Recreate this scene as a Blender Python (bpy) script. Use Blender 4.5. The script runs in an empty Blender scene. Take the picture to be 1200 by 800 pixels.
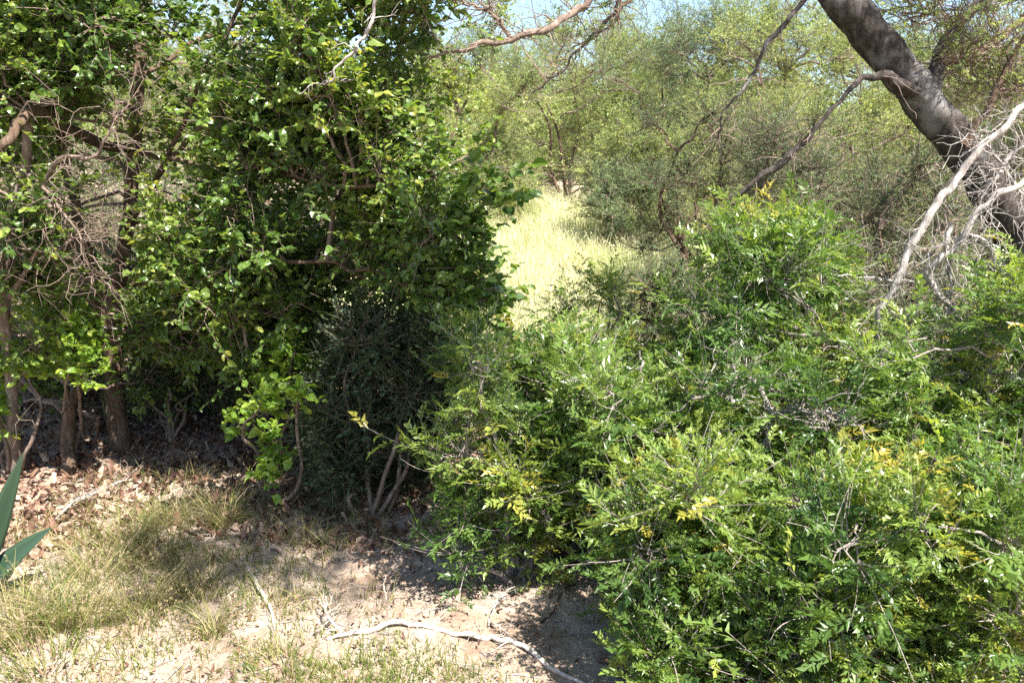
import bpy, math
import numpy as np
PI = math.pi
rng = np.random.default_rng(11)
C = bpy.context.scene.collection

# ------------------------------------------------------------------ camera maths
CAM_H, PITCH, FPX = 1.6, math.radians(12.0), 942.0
cp, sp = math.cos(PITCH), math.sin(PITCH)

def ray(px, py):
    u, v = (px - 600) / FPX, (400 - py) / FPX
    return np.array([u, cp + v * sp, -sp + v * cp])

def W(px, py, Y):
    d = ray(px, py)
    return np.array([0, 0, CAM_H]) + d * (Y / d[1])

def terrain(x, y):
    x = np.asarray(x, float); y = np.asarray(y, float)
    s = np.clip(y - 7, 0, None)
    z = 0.075 * s - 0.0006 * s * s * (s < 60) - (s >= 60) * 2.16
    z = z + 0.05 * np.sin(x * .55 + 1.0) * np.sin(y * .5) * np.clip((y - 2) / 4, 0, 1)
    return z

def G(px, py):
    d = ray(px, py); t = 1.0
    for _ in range(60):
        p = np.array([0, 0, CAM_H]) + d * t
        h = p[2] - float(terrain(p[0], p[1]))
        t += h / max(-d[2], .05) * .8
    p = np.array([0, 0, CAM_H]) + d * t
    p[2] = float(terrain(p[0], p[1]))
    return p

def on_ground(x, y):
    return np.array([x, y, float(terrain(x, y))])

def unit(a):
    return a / np.maximum(np.linalg.norm(a, axis=-1, keepdims=True), 1e-9)

# lattice value noise
_perm = np.random.default_rng(5).random((256, 256))
def vnoise(x, y):
    xi = np.floor(x).astype(int); yi = np.floor(y).astype(int)
    fx = x - xi; fy = y - yi
    fx = fx * fx * (3 - 2 * fx); fy = fy * fy * (3 - 2 * fy)
    a = _perm[xi % 256, yi % 256]; b = _perm[(xi + 1) % 256, yi % 256]
    c = _perm[xi % 256, (yi + 1) % 256]; d = _perm[(xi + 1) % 256, (yi + 1) % 256]
    return (a * (1 - fx) + b * fx) * (1 - fy) + (c * (1 - fx) + d * fx) * fy - .5

def micro(x, y):
    return (.05 * vnoise(x * 2.3, y * 2.3) + .045 * vnoise(x * 6 + 9, y * 6) +
            .022 * vnoise(x * 15, y * 15 + 4) + .012 * vnoise(x * 41, y * 41))

# ------------------------------------------------------------------ mesh collector
class MB:
    def __init__(s):
        s.v = []; s.q = []; s.qm = []; s.a = []; s.n = 0
    def add(s, v, f, mat=0, rnd=.5):
        v = np.asarray(v, float).reshape(-1, 3); f = np.asarray(f, int).reshape(-1, 4)
        s.v.append(v); s.q.append(f + s.n); s.qm.append(np.full(len(f), mat))
        s.a.append(np.broadcast_to(np.asarray(rnd, float), (len(v),)))
        s.n += len(v)
    def build(s, name, mats, parent=None, smooth=False, loc=None):
        me = bpy.data.meshes.new(name)
        v = np.concatenate(s.v)
        if parent is not None: v = v - np.array(parent['_loc'])
        elif loc is not None: v = v - np.array(loc)
        q = np.concatenate(s.q); qm = np.concatenate(s.qm); a = np.concatenate(s.a)
        tri = q[:, 3] == q[:, 2]
        tot = np.where(tri, 3, 4)
        start = np.concatenate([[0], np.cumsum(tot)[:-1]])
        keep = np.ones(q.shape, bool); keep[tri, 3] = False
        loops = q[keep]
        me.vertices.add(len(v)); me.vertices.foreach_set('co', v.astype(np.float32).ravel())
        me.loops.add(len(loops)); me.loops.foreach_set('vertex_index', loops.astype(np.int32))
        me.polygons.add(len(q)); me.polygons.foreach_set('loop_start', start.astype(np.int32))
        me.polygons.foreach_set('material_index', qm.astype(np.int32))
        me.polygons.foreach_set('use_smooth', np.full(len(q), smooth))
        at = me.attributes.new('rnd', 'FLOAT', 'POINT'); at.data.foreach_set('value', a.astype(np.float32))
        for m in mats: me.materials.append(m)
        me.update(calc_edges=True)
        o = bpy.data.objects.new(name, me); C.objects.link(o)
        if parent is not None: o.parent = parent
        elif loc is not None: o.location = loc
        return o

def tag(o, label=None, cat=None, group=None, kind=None):
    if label: o['label'] = label
    if cat: o['category'] = cat
    if group: o['group'] = group
    if kind: o['kind'] = kind
    return o

def thing(name, loc, label, cat, group=None):
    o = bpy.data.objects.new(name, None); C.objects.link(o)
    o.location = loc; o['_loc'] = [float(c) for c in loc]
    o.empty_display_size = .1
    return tag(o, label, cat, group)

# ------------------------------------------------------------------ tubes
def tubes(mb, P, R, sides=4, mat=0, rnd=None, rough=0.0, rg=None):
    """P (n,m,3) centre lines, R (n,m) radii"""
    P = np.asarray(P, float); R = np.asarray(R, float)
    if P.ndim == 2: P = P[None]; R = R[None]
    n, m, _ = P.shape
    T = np.empty_like(P); T[:, 1:-1] = P[:, 2:] - P[:, :-2]; T[:, 0] = P[:, 1] - P[:, 0]; T[:, -1] = P[:, -1] - P[:, -2]
    T = unit(T)
    ref = np.array([.31, .92, .23]); ref = ref / np.linalg.norm(ref)
    A = unit(np.cross(T, ref)); B = np.cross(T, A)
    ang = np.arange(sides) / sides * 2 * PI
    rr = R[:, :, None] * np.ones(sides)
    if rough > 0:
        g = rg or rng
        ph = g.random((n, 1, 1)) * 6
        k = np.arange(m)[None, :, None]
        rr = rr * (1 + rough * (np.sin(ang * 3 + k * .35 + ph) * .5 + np.sin(ang * 5 - k * .6 + ph) * .35 + (g.random((n, m, sides)) - .5) * 1.1))
    V = P[:, :, None, :] + rr[..., None] * (np.cos(ang)[:, None] * A[:, :, None, :] + np.sin(ang)[:, None] * B[:, :, None, :])
    idx = np.arange(n * m * sides).reshape(n, m, sides)
    a = idx[:, :-1]; b = idx[:, 1:]
    f = np.stack([a, np.roll(a, -1, 2), np.roll(b, -1, 2), b], -1)
    r = np.full(n * m * sides, .5) if rnd is None else np.repeat(rnd, m * sides)
    mb.add(V, f, mat, r)

def catmull(pts, per=8):
    p = np.asarray(pts, float)
    p = np.vstack([2 * p[0] - p[1], p, 2 * p[-1] - p[-2]])
    out = []
    for i in range(1, len(p) - 2):
        for k in range(per):
            t = k / per
            out.append(.5 * (2 * p[i] + (p[i + 1] - p[i - 1]) * t + (2 * p[i - 1] - 5 * p[i] + 4 * p[i + 1] - p[i + 2]) * t * t +
                             (3 * p[i] - p[i - 1] - 3 * p[i + 1] + p[i + 2]) * t ** 3))
    out.append(p[-2])
    return np.array(out)

def limb_path(pts, radii, per=8, wob=.0, g=None):
    q = np.hstack([np.asarray(pts, float), np.asarray(radii, float)[:, None]])
    c = catmull(q, per)
    if wob:
        g = g or rng
        nz = g.normal(size=(len(c), 3)); k = np.array([.25, .5, .25])
        for _ in range(2):
            for i in range(3): nz[:, i] = np.convolve(nz[:, i], k, 'same')
        c[:, :3] += nz * wob
    return c[:, :3], np.maximum(c[:, 3], .0008)

def strands(g, a, b, m, wob, sag=0):
    """n wobbly polylines from a to b"""
    n = len(a); t = np.linspace(0, 1, m)[None, :, None]
    L = np.linalg.norm(b - a, axis=1)[:, None, None]
    P = a[:, None] * (1 - t) + b[:, None] * t
    w = np.cumsum(g.normal(size=(n, m, 3)), axis=1) / math.sqrt(m)
    w = w - w[:, :1] * (1 - t) - w[:, -1:] * t
    P = P + w * wob * L
    P[:, :, 2] += (4 * t * (1 - t))[:, :, 0] * L[:, :, 0] * sag
    return P

# ------------------------------------------------------------------ leaf templates  (x side, y along, z up), faces quads
def tpl_broad(w=.42, fold=.10, curl=.10):
    v = [(0, 0, 0)]; ys = (.14, .36, .62, .84); ws = (.62, 1.0, .88, .46)
    for y, a in zip(ys, ws):
        z = -curl * y * y * 1.4
        v += [(-w * a, y, z + fold * a), (0, y + .02, z), (w * a, y, z + fold * a)]
    v.append((0, 1, -curl * 1.5))
    f = [(0, 2, 1, 1), (0, 3, 2, 2)]
    for k in range(3):
        b = 1 + 3 * k
        f += [(b, b + 1, b + 4, b + 3), (b + 1, b + 2, b + 5, b + 4)]
    f += [(10, 11, 13, 13), (11, 12, 13, 13)]
    return np.array(v), np.array(f)

def wavy(tpl, g, n=5, amt=.05):
    T, F = tpl
    return [((T * [g.uniform(.75, 1.15), 1, g.uniform(.3, 2.2)] + g.normal(size=T.shape) * amt + np.outer(T[:, 1] ** 2, [g.normal() * .25, 0, g.normal() * .25])), F) for _ in range(n)]

def tpl_small(w=.25):
    v = [(0, 0, 0), (-w, .5, .05), (0, 1, 0), (w, .5, .05)]
    return np.array(v), np.array([(0, 3, 2, 1)])

def tpl_frond(pairs=6, ll=.30, lw=.045, curl=-.18, ang=52):
    v = []; f = []
    a0 = math.radians(ang)
    n = 0
    def zz(y): return .22 * y - .40 * y * y + curl * 0
    ys = np.linspace(.16, .93, pairs)
    for i, y in enumerate(ys):
        s = ll * (1 - .45 * abs(i / (pairs - 1) - .35))
        for sd in (-1, 1):
            a = a0 * (1 - .35 * i / pairs)
            d = np.array([math.sin(a) * sd, math.cos(a), .12]); p = np.array([math.cos(a) * sd, -math.sin(a), .35])
            b = np.array([0, y, zz(y)])
            v += [b, b + d * s * .5 - p * lw, b + d * s + np.array([0, 0, -.04]), b + d * s * .5 + p * lw]
            f.append((n, n + 1, n + 2, n + 3)); n += 4
    b = np.array([0, .93, zz(.93)]); d = np.array([0, 1, -.3]); p = np.array([1, 0, .2])
    s = ll * .8
    v += [b, b + d * s * .5 - p * lw, b + d * s, b + d * s * .5 + p * lw]; f.append((n, n + 1, n + 2, n + 3)); n += 4
    # rachis
    for k in range(3):
        y0, y1 = k / 3 * .93, (k + 1) / 3 * .93
        v += [(-.008, y0, zz(y0)), (.008, y0, zz(y0)), (.006, y1, zz(y1)), (-.006, y1, zz(y1))]
        f.append((n, n + 1, n + 2, n + 3)); n += 4
    return np.array([tuple(q) for q in v], float), np.array(f)

def tpl_sprig(g, n=5, w=.16):
    """a few small leaves around a short shoot, far foliage"""
    v = []; f = []; k = 0
    for i in range(n):
        y = i / n * .7
        d = unit(np.array([g.normal(), g.random() * .9 + .1, g.normal() * .7])); s = unit(np.cross(d, g.normal(size=3)))
        b = np.array([0, y, 0]); L = .42
        v += [b, b + d * L * .5 - s * w * L, b + d * L, b + d * L * .5 + s * w * L]; f.append((k, k + 1, k + 2, k + 3)); k += 4
    return np.array(v), np.array(f)

def jit(tpl, g, n=4, amt=.07):
    T, F = tpl; out = []
    for _ in range(n):
        V = T.copy(); k = 0
        while k + 4 <= len(V):
            V[k:k + 4] += g.normal(size=3) * amt * .35
            b = V[k].copy(); V[k:k + 4] = b + (V[k:k + 4] - b) * g.uniform(.65, 1.2)
            V[k + 2] += g.normal(size=3) * amt; k += 4
        out.append((V, F))
    return out

def put(mb, tpl, pos, d, nrm, size, mat, rnd):
    if isinstance(tpl, list):
        w = np.arange(len(pos)) * 7919 % 101 % len(tpl)
        for k, tp in enumerate(tpl):
            m = w == k
            if m.any(): put(mb, tp, pos[m], d[m], nrm[m] if np.ndim(nrm) > 1 else nrm, np.asarray(size)[m], mat, rnd[m])
        return
    T, F = tpl
    d = unit(d); s = unit(np.cross(d, nrm)); u = np.cross(s, d)
    size = np.asarray(size)[:, None, None]
    V = pos[:, None] + size * (T[None, :, 0:1] * s[:, None] + T[None, :, 1:2] * d[:, None] + T[None, :, 2:3] * u[:, None])
    n, k = len(pos), len(T)
    f = F[None] + (np.arange(n) * k)[:, None, None]
    mb.add(V, f, mat, np.repeat(rnd, k))

# ------------------------------------------------------------------ foliage
def foliage(g, mb, cl, skel, tpl, nb=8, nt=6, tl=.3, nl=7, ls=.05, lm=0, wm=1, up=.2, r_limb=.012,
            r_sec=.005, r_tw=.0018, spread=.9, droop=0., skip_limbs=False, young=.35, vary=.25, wob=.12, bare=0., tsides=3):
    """cl: rows (x,y,z,rx,ry,rz)"""
    cl = np.asarray(cl, float); cen = cl[:, :3]; R = cl[:, 3:]; K = len(cl)
    skel = np.asarray(skel, float)
    # the branch that feeds each clump starts at a skeleton point below / near it
    dd = np.linalg.norm(cen[:, None] - skel[None], axis=2) + .8 * np.clip(skel[None, :, 2] - cen[:, None, 2], 0, None)
    S = skel[np.argmin(dd, axis=1)]
    limbs = strands(g, S, cen, 8, wob, .05)
    Lr = np.linalg.norm(cen - S, axis=1)
    rad = np.linspace(1, .4, 8)[None] * (r_limb * np.clip(.4 + Lr, .4, 1.3))[:, None]
    if not skip_limbs: tubes(mb, limbs, rad, 5, wm, rnd=g.random(K), rough=.1)
    # secondary
    k = np.repeat(np.arange(K), nb); n = len(k)
    ti = g.integers(4, 8, n)
    a = limbs[k, ti]
    dirs = unit(g.normal(size=(n, 3)) + np.array([0, 0, up]))
    e = cen[k] + R[k] * dirs * g.uniform(.35, .95, n)[:, None]
    sec = strands(g, a, e, 6, wob, .06)
    tubes(mb, sec, np.linspace(1, .35, 6)[None] * r_sec * np.ones((n, 1)), tsides, wm, rnd=g.random(n))
    # twigs
    j = np.repeat(np.arange(n), nt); m = len(j)
    ti = g.integers(1, 6, m)
    a = sec[j, ti]
    sd = unit(sec[j, 5] - sec[j, 0])
    out = unit((a - cen[k[j]]) / R[k[j]])
    d = unit(out * .5 + sd * .5 + g.normal(size=(m, 3)) * spread * .7 + np.array([0, 0, up]))
    L = tl * g.uniform(.45, 1.2, m)
    t = np.linspace(0, 1, 5)[None, :, None]
    bend = g.normal(size=(m, 3)) * .22 + np.array([0, 0, up * .4 - droop])
    tw = a[:, None] + d[:, None] * L[:, None, None] * t + bend[:, None] * L[:, None, None] * t * t
    tubes(mb, tw, np.linspace(1, .4, 5)[None] * r_tw * np.ones((m, 1)), 3, wm, rnd=g.random(m))
    # leaves
    if bare > 0:
        keep = g.random(m) > bare
        tw = tw[keep]; L = L[keep]; j = j[keep]; out = out[keep]; m = len(tw)
    i = np.repeat(np.arange(m), nl); N = len(i)
    tt = (np.tile(np.arange(nl), m) + g.random(N) * .8) / nl * .88 + .12
    seg = np.clip((tt * 4).astype(int), 0, 3); fr = (tt * 4 - seg)[:, None]
    p = tw[i, seg] * (1 - fr) + tw[i, seg + 1] * fr
    td = unit(tw[i, seg + 1] - tw[i, seg])
    side = np.cross(td, np.array([0, 0, 1.0])); side = unit(side + 1e-4)
    sg = np.where(np.tile(np.arange(nl), m) % 2 == 0, 1, -1)[:, None]
    ld = unit(td * (.55 + .7 * tt[:, None] ** 2) + side * sg * .8 + g.normal(size=(N, 3)) * .33 - np.array([0, 0, droop * .8]))
    nr = unit(np.array([0, 0, 1.0]) + g.normal(size=(N, 3)) * .55 + out[i] * .25)
    kk = k[j[i]]
    cv = g.random(K)[kk]
    rnd = np.clip(.5 + (cv - .5) * vary + g.normal(size=N) * .14 + young * (tt - .6), 0, 1)
    put(mb, tpl, p, ld, nr, ls * np.clip(g.lognormal(-.12, .3, N), .35, 1.7), lm, rnd)
    return limbs, rad

def inpoly(px, py, poly):
    x = np.array([p[0] for p in poly], float); y = np.array([p[1] for p in poly], float)
    c = False; j = len(x) - 1
    for i in range(len(x)):
        if (y[i] > py) != (y[j] > py) and px < (x[j] - x[i]) * (py - y[i]) / (y[j] - y[i]) + x[i]: c = not c
        j = i
    return c

def clumps_in(g, poly, n, Y0, Y1, r, flat=.8):
    """n leaf clumps of radius r (m) whose centres fall in the outline as it is seen, spread over the depth Y0..Y1"""
    xs = [p[0] for p in poly]; ys = [p[1] for p in poly]; out = []; guard = 0
    while len(out) < n and guard < 20000:
        guard += 1
        px, py = g.uniform(min(xs), max(xs)), g.uniform(min(ys), max(ys))
        if not inpoly(px, py, poly): continue
        p = W(px, py, g.uniform(Y0, Y1))
        if p[2] < float(terrain(p[0], p[1])) + r * .5: continue
        if any((abs(p - q[:3]) < r * .42).all() for q in out): 
            if g.random() < .8: continue
        s = r * g.uniform(.7, 1.25)
        out.append(np.array([*p, s, s, s * flat]))
    return np.array(out)

# ------------------------------------------------------------------ materials
def mat(name):
    m = bpy.data.materials.new(name); m.use_nodes = True
    nt = m.node_tree; nt.nodes.clear()
    return m, nt, nt.nodes.new('ShaderNodeOutputMaterial')

def ramp(nt, stops):
    r = nt.nodes.new('ShaderNodeValToRGB'); e = r.color_ramp.elements
    while len(e) < len(stops): e.new(.5)
    for s, (p, c) in zip(e, stops): s.position = p; s.color = (*c, 1)
    return r

def leaf_mat(name, stops, rough=.45, trans=.35, spec=.5, tint=(1.25, 1.15, .55)):
    m, nt, out = mat(name); L = nt.links
    at = nt.nodes.new('ShaderNodeAttribute'); at.attribute_name = 'rnd'
    r = ramp(nt, stops); L.new(at.outputs['Fac'], r.inputs[0])
    b = nt.nodes.new('ShaderNodeBsdfPrincipled'); L.new(r.outputs[0], b.inputs['Base Color'])
    b.inputs['Roughness'].default_value = rough
    b.inputs['Specular IOR Level'].default_value = spec
    mul = nt.nodes.new('ShaderNodeVectorMath'); mul.operation = 'MULTIPLY'; mul.inputs[1].default_value = [t * 1.5 for t in tint]
    L.new(r.outputs[0], mul.inputs[0])
    t = nt.nodes.new('ShaderNodeBsdfTranslucent'); L.new(mul.outputs[0], t.inputs[0])
    mx = nt.nodes.new('ShaderNodeMixShader'); mx.inputs[0].default_value = trans
    L.new(b.outputs[0], mx.inputs[1]); L.new(t.outputs[0], mx.inputs[2]); L.new(mx.outputs[0], out.inputs[0])
    return m

def bark_mat(name, c0, c1, c2, scale=30, bump=.6, stretch=.25, lichen=None):
    m, nt, out = mat(name); L = nt.links
    tc = nt.nodes.new('ShaderNodeTexCoord')
    n1 = nt.nodes.new('ShaderNodeTexNoise'); n1.inputs['Scale'].default_value = scale; n1.inputs['Detail'].default_value = 8
    n1.inputs['Roughness'].default_value = .7
    mp = nt.nodes.new('ShaderNodeMapping'); mp.inputs['Scale'].default_value = (1, 1, stretch)
    mp.inputs['Rotation'].default_value = (0, .5, 0)
    L.new(tc.outputs['Object'], mp.inputs[0]); L.new(mp.outputs[0], n1.inputs[0])
    r = ramp(nt, [(.3, c0), (.52, c1), (.72, c2)]); L.new(n1.outputs[0], r.inputs[0])
    b = nt.nodes.new('ShaderNodeBsdfPrincipled'); b.inputs['Roughness'].default_value = .9
    b.inputs['Specular IOR Level'].default_value = .2
    col = r.outputs[0]
    if lichen:
        n2 = nt.nodes.new('ShaderNodeTexNoise'); n2.inputs['Scale'].default_value = scale * .22; n2.inputs['Detail'].default_value = 5
        L.new(tc.outputs['Object'], n2.inputs[0])
        r2 = ramp(nt, [(.54, (0, 0, 0)), (.66, (1, 1, 1))]); L.new(n2.outputs[0], r2.inputs[0])
        mx = nt.nodes.new('ShaderNodeMix'); mx.data_type = 'RGBA'
        L.new(r2.outputs[0], mx.inputs[0]); L.new(col, mx.inputs[6]); mx.inputs[7].default_value = (*lichen, 1)
        col = mx.outputs[2]
    L.new(col, b.inputs['Base Color'])
    bp = nt.nodes.new('ShaderNodeBump'); bp.inputs['Strength'].default_value = bump; bp.inputs['Distance'].default_value = .02
    L.new(n1.outputs[0], bp.inputs['Height']); L.new(bp.outputs[0], b.inputs['Normal'])
    L.new(b.outputs[0], out.inputs[0])
    return m

M = {}
M['broad'] = leaf_mat('broad_leaf', [(0, (.035, .07, .016)), (.3, (.07, .13, .025)), (.6, (.115, .19, .035)), (.85, (.19, .26, .05)), (1, (.28, .30, .065))], .33, .42, .65)
M['dark'] = leaf_mat('dark_leaf', [(0, (.025, .045, .022)), (.4, (.042, .07, .032)), (.75, (.075, .11, .045)), (1, (.13, .16, .06))], .45, .28, .4)  # leaf colour darkened so the shaded hollow turns black
M['frond'] = leaf_mat('pinnate_leaf', [(0, (.03, .07, .016)), (.3, (.08, .145, .03)), (.6, (.155, .23, .05)), (.88, (.24, .29, .06)), (1, (.32, .28, .05))], .34, .42, .5, (1.15, 1.15, .55))
M['fine'] = leaf_mat('fine_leaf', [(0, (.06, .105, .04)), (.3, (.14, .20, .07)), (.6, (.24, .31, .105)), (1, (.42, .46, .19))], .5, .42, .35)
M['grey'] = leaf_mat('grey_leaf', [(0, (.045, .09, .05)), (.5, (.12, .18, .09)), (1, (.26, .34, .17))], .5, .35, .35)
M['lime'] = leaf_mat('lime_leaf', [(0, (.08, .16, .025)), (.5, (.16, .27, .035)), (1, (.30, .36, .05))], .4, .45, .5)
M['grass'] = leaf_mat('green_grass', [(0, (.06, .10, .02)), (.5, (.13, .17, .035)), (1, (.28, .27, .09))], .5, .35, .4)
M['seeding'] = leaf_mat('seeding_grass', [(0, (.13, .12, .05)), (.5, (.25, .20, .10)), (1, (.42, .35, .20))], .6, .35, .3, (1.05, 1, .8))
M['straw'] = leaf_mat('straw_grass', [(0, (.22, .30, .10)), (.3, (.42, .46, .22)), (.6, (.56, .56, .34)), (1, (.68, .66, .48))], .6, .35, .3, (1.05, 1, .8))
M['agave'] = leaf_mat('succulent_leaf', [(0, (.02, .04, .024)), (.5, (.035, .065, .038)), (1, (.2, .2, .1))], .3, .05, .5)  # green darkened to put shade on the plant into its colour
M['litter'] = leaf_mat('litter_leaf', [(0, (.06, .03, .022)), (.4, (.15, .08, .052)), (.75, (.27, .165, .115)), (1, (.42, .33, .25))], .7, .15, .3, (1.05, .95, .8))  # brown leaf colours, darkened further to stand in for shade on the ground
M['bark'] = bark_mat('grey_bark', (.02, .016, .013), (.06, .049, .042), (.16, .14, .13), 30, 1.0, .35, (.19, .175, .165))
M['brown'] = bark_mat('brown_bark', (.05, .03, .02), (.12, .08, .055), (.24, .18, .14), 45, .7)
M['twig'] = bark_mat('twig_bark', (.09, .06, .05), (.19, .14, .11), (.34, .28, .24), 60, .3)
M['greytwig'] = bark_mat('grey_twig_bark', (.12, .10, .09), (.26, .22, .20), (.44, .39, .36), 60, .3)
M['pale'] = bark_mat('dead_wood', (.16, .13, .12), (.38, .34, .31), (.62, .58, .54), 55, .6)
M['bleach'] = bark_mat('bleached_wood', (.24, .19, .15), (.50, .44, .38), (.70, .64, .57), 40, .5)

def ground_mat():
    m, nt, out = mat('sandy_soil'); L = nt.links
    tc = nt.nodes.new('ShaderNodeTexCoord')
    def noise(s, d=6, r=.6):
        n = nt.nodes.new('ShaderNodeTexNoise'); n.inputs['Scale'].default_value = s; n.inputs['Detail'].default_value = d
        n.inputs['Roughness'].default_value = r; L.new(tc.outputs['Object'], n.inputs[0]); return n
    a = noise(2.2); b = noise(28, 8, .7); c = noise(160, 4)
    r1 = ramp(nt, [(.3, (.30, .20, .14)), (.5, (.45, .36, .29)), (.7, (.57, .48, .40))]); L.new(a.outputs[0], r1.inputs[0])
    r2 = ramp(nt, [(.3, (.42, .34, .30)), (.5, (.92, .88, .84)), (.7, (1, 1, 1))]); L.new(b.outputs[0], r2.inputs[0])
    mu = nt.nodes.new('ShaderNodeMix'); mu.data_type = 'RGBA'; mu.blend_type = 'MULTIPLY'; mu.inputs[0].default_value = .75
    L.new(r1.outputs[0], mu.inputs[6]); L.new(r2.outputs[0], mu.inputs[7])
    bs = nt.nodes.new('ShaderNodeBsdfPrincipled'); bs.inputs['Roughness'].default_value = .95; bs.inputs['Specular IOR Level'].default_value = .15
    L.new(mu.outputs[2], bs.inputs['Base Color'])
    ad = nt.nodes.new('ShaderNodeMath'); ad.operation = 'MULTIPLY_ADD'; ad.inputs[1].default_value = .3
    L.new(c.outputs[0], ad.inputs[0]); L.new(b.outputs[0], ad.inputs[2])
    bp = nt.nodes.new('ShaderNodeBump'); bp.inputs['Strength'].default_value = .9; bp.inputs['Distance'].default_value = .03
    L.new(ad.outputs[0], bp.inputs['Height']); L.new(bp.outputs[0], bs.inputs['Normal'])
    L.new(bs.outputs[0], out.inputs[0])
    return m
M['soil'] = ground_mat()

# ------------------------------------------------------------------ ground
def build_ground():
    u = np.linspace(-1, 1, 421); x = np.sinh(u * 5.2) / np.sinh(5.2) * 180
    v = np.linspace(0, 1, 520); y = -6 + 7 * v + (np.sinh(v * 5.0) / np.sinh(5.0)) * 220
    near = np.linspace(.9, 5.2, 260); y = np.sort(np.concatenate([y[(y < .9)], near, y[y > 5.25]]))
    X, Y = np.meshgrid(x, y)
    Z = terrain(X, Y) + micro(X, Y) * np.clip(1.4 - np.hypot(X, Y) / 14, 0, 1)
    h, w = X.shape; idx = np.arange(h * w).reshape(h, w)
    f = np.stack([idx[:-1, :-1], idx[:-1, 1:], idx[1:, 1:], idx[1:, :-1]], -1)
    mb = MB(); mb.add(np.stack([X, Y, Z], -1), f)
    o = mb.build('ground', [M['soil']], smooth=True)
    tag(o, kind='structure')
build_ground()

def gz(x, y):
    x = np.asarray(x, float); y = np.asarray(y, float)
    return terrain(x, y) + micro(x, y) * np.clip(1.4 - np.hypot(x, y) / 14, 0, 1)

# ------------------------------------------------------------------ grasses
def blades(g, mb, base, h, w, lean, mat, rnd, segs=4, dirn=None):
    n = len(base)
    az = g.random(n) * 2 * PI
    d = np.stack([np.cos(az), np.sin(az), np.zeros(n)], 1) if dirn is None else dirn
    fz = g.random(n) * 2 * PI; s = np.stack([np.cos(fz), np.sin(fz), np.zeros(n)], 1)
    t = np.linspace(0, 1, segs + 1)[None, :, None]
    h = np.asarray(h)[:, None, None]; lean = np.asarray(lean)[:, None, None]
    P = base[:, None] + np.array([0, 0, 1.0]) * h * (t - .35 * lean * t * t) + d[:, None] * h * lean * t ** 1.8
    ww = np.asarray(w)[:, None, None] * (1 - t) ** .7 + .0003
    V = np.stack([P - s[:, None] * ww, P + s[:, None] * ww], 2)
    idx = np.arange(n * (segs + 1) * 2).reshape(n, segs + 1, 2)
    f = np.stack([idx[:, :-1, 0], idx[:, :-1, 1], idx[:, 1:, 1], idx[:, 1:, 0]], -1)
    mb.add(V, f, mat, np.repeat(rnd, (segs + 1) * 2))
    return P

def seed_heads(g, mb, P, n_each, size, mat):
    n = len(P); i = np.repeat(np.arange(n), n_each); t = g.uniform(.55, 1, len(i)) * (P.shape[1] - 1)
    s = np.clip(t.astype(int), 0, P.shape[1] - 2); fr = (t - s)[:, None]
    p = P[i, s] * (1 - fr) + P[i, s + 1] * fr
    d = unit(P[i, s + 1] - P[i, s] + g.normal(size=p.shape) * .02 + unit(g.normal(size=p.shape)) * .08)
    put(mb, tpl_small(.18), p, d, g.normal(size=p.shape), size * g.uniform(.6, 1.3, len(p)), mat, g.uniform(.5, 1, len(p)))

def tuft(px, py, n, h, label, mats=('grass', 'straw'), heads=0, r=.06, lean=.6, green=.6, w=.0028, seed=0):
    g = np.random.default_rng(900 + seed)
    b = G(px, py); b[2] = float(gz(b[0], b[1])) - .01
    t = thing('grass_tuft', b, label, 'grass tuft', 'grass tufts on the sandy ground')
    a = g.random(n) * 2 * PI; rr = r * np.sqrt(g.random(n))
    base = np.stack([b[0] + rr * np.cos(a), b[1] + rr * np.sin(a), np.full(n, b[2])], 1)
    base[:, 2] = gz(base[:, 0], base[:, 1]) - .008
    out = np.stack([np.cos(a), np.sin(a), np.zeros(n)], 1); out = unit(out + g.normal(size=(n, 3)) * np.array([.6, .6, 0]))
    mb = MB(); isg = g.random(n) < green
    hh = h * g.uniform(.35, 1.1, n); ln = np.clip(g.normal(lean, .25, n), .05, 1.3)
    for k in (0, 1):
        m = isg if k == 0 else ~isg
        if m.any(): blades(g, mb, base[m], hh[m], w * g.uniform(.6, 1.2, m.sum()), ln[m], k, g.random(m.sum()), 5, out[m])
    mb.build('blades', [M['grass'], M['seeding']], t)
    if heads:
        mb = MB(); m = g.integers(0, n, heads)
        P = blades(g, mb, base[m], np.full(heads, h) * g.uniform(.9, 1.5, heads), np.full(heads, .0009), g.uniform(.5, 1.1, heads), 0, g.random(heads), 8, out[m])
        seed_heads(g, mb, P, 22, .010, 0)
        mb.build('seed_head', [M['seeding']], t)
    return t

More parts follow.
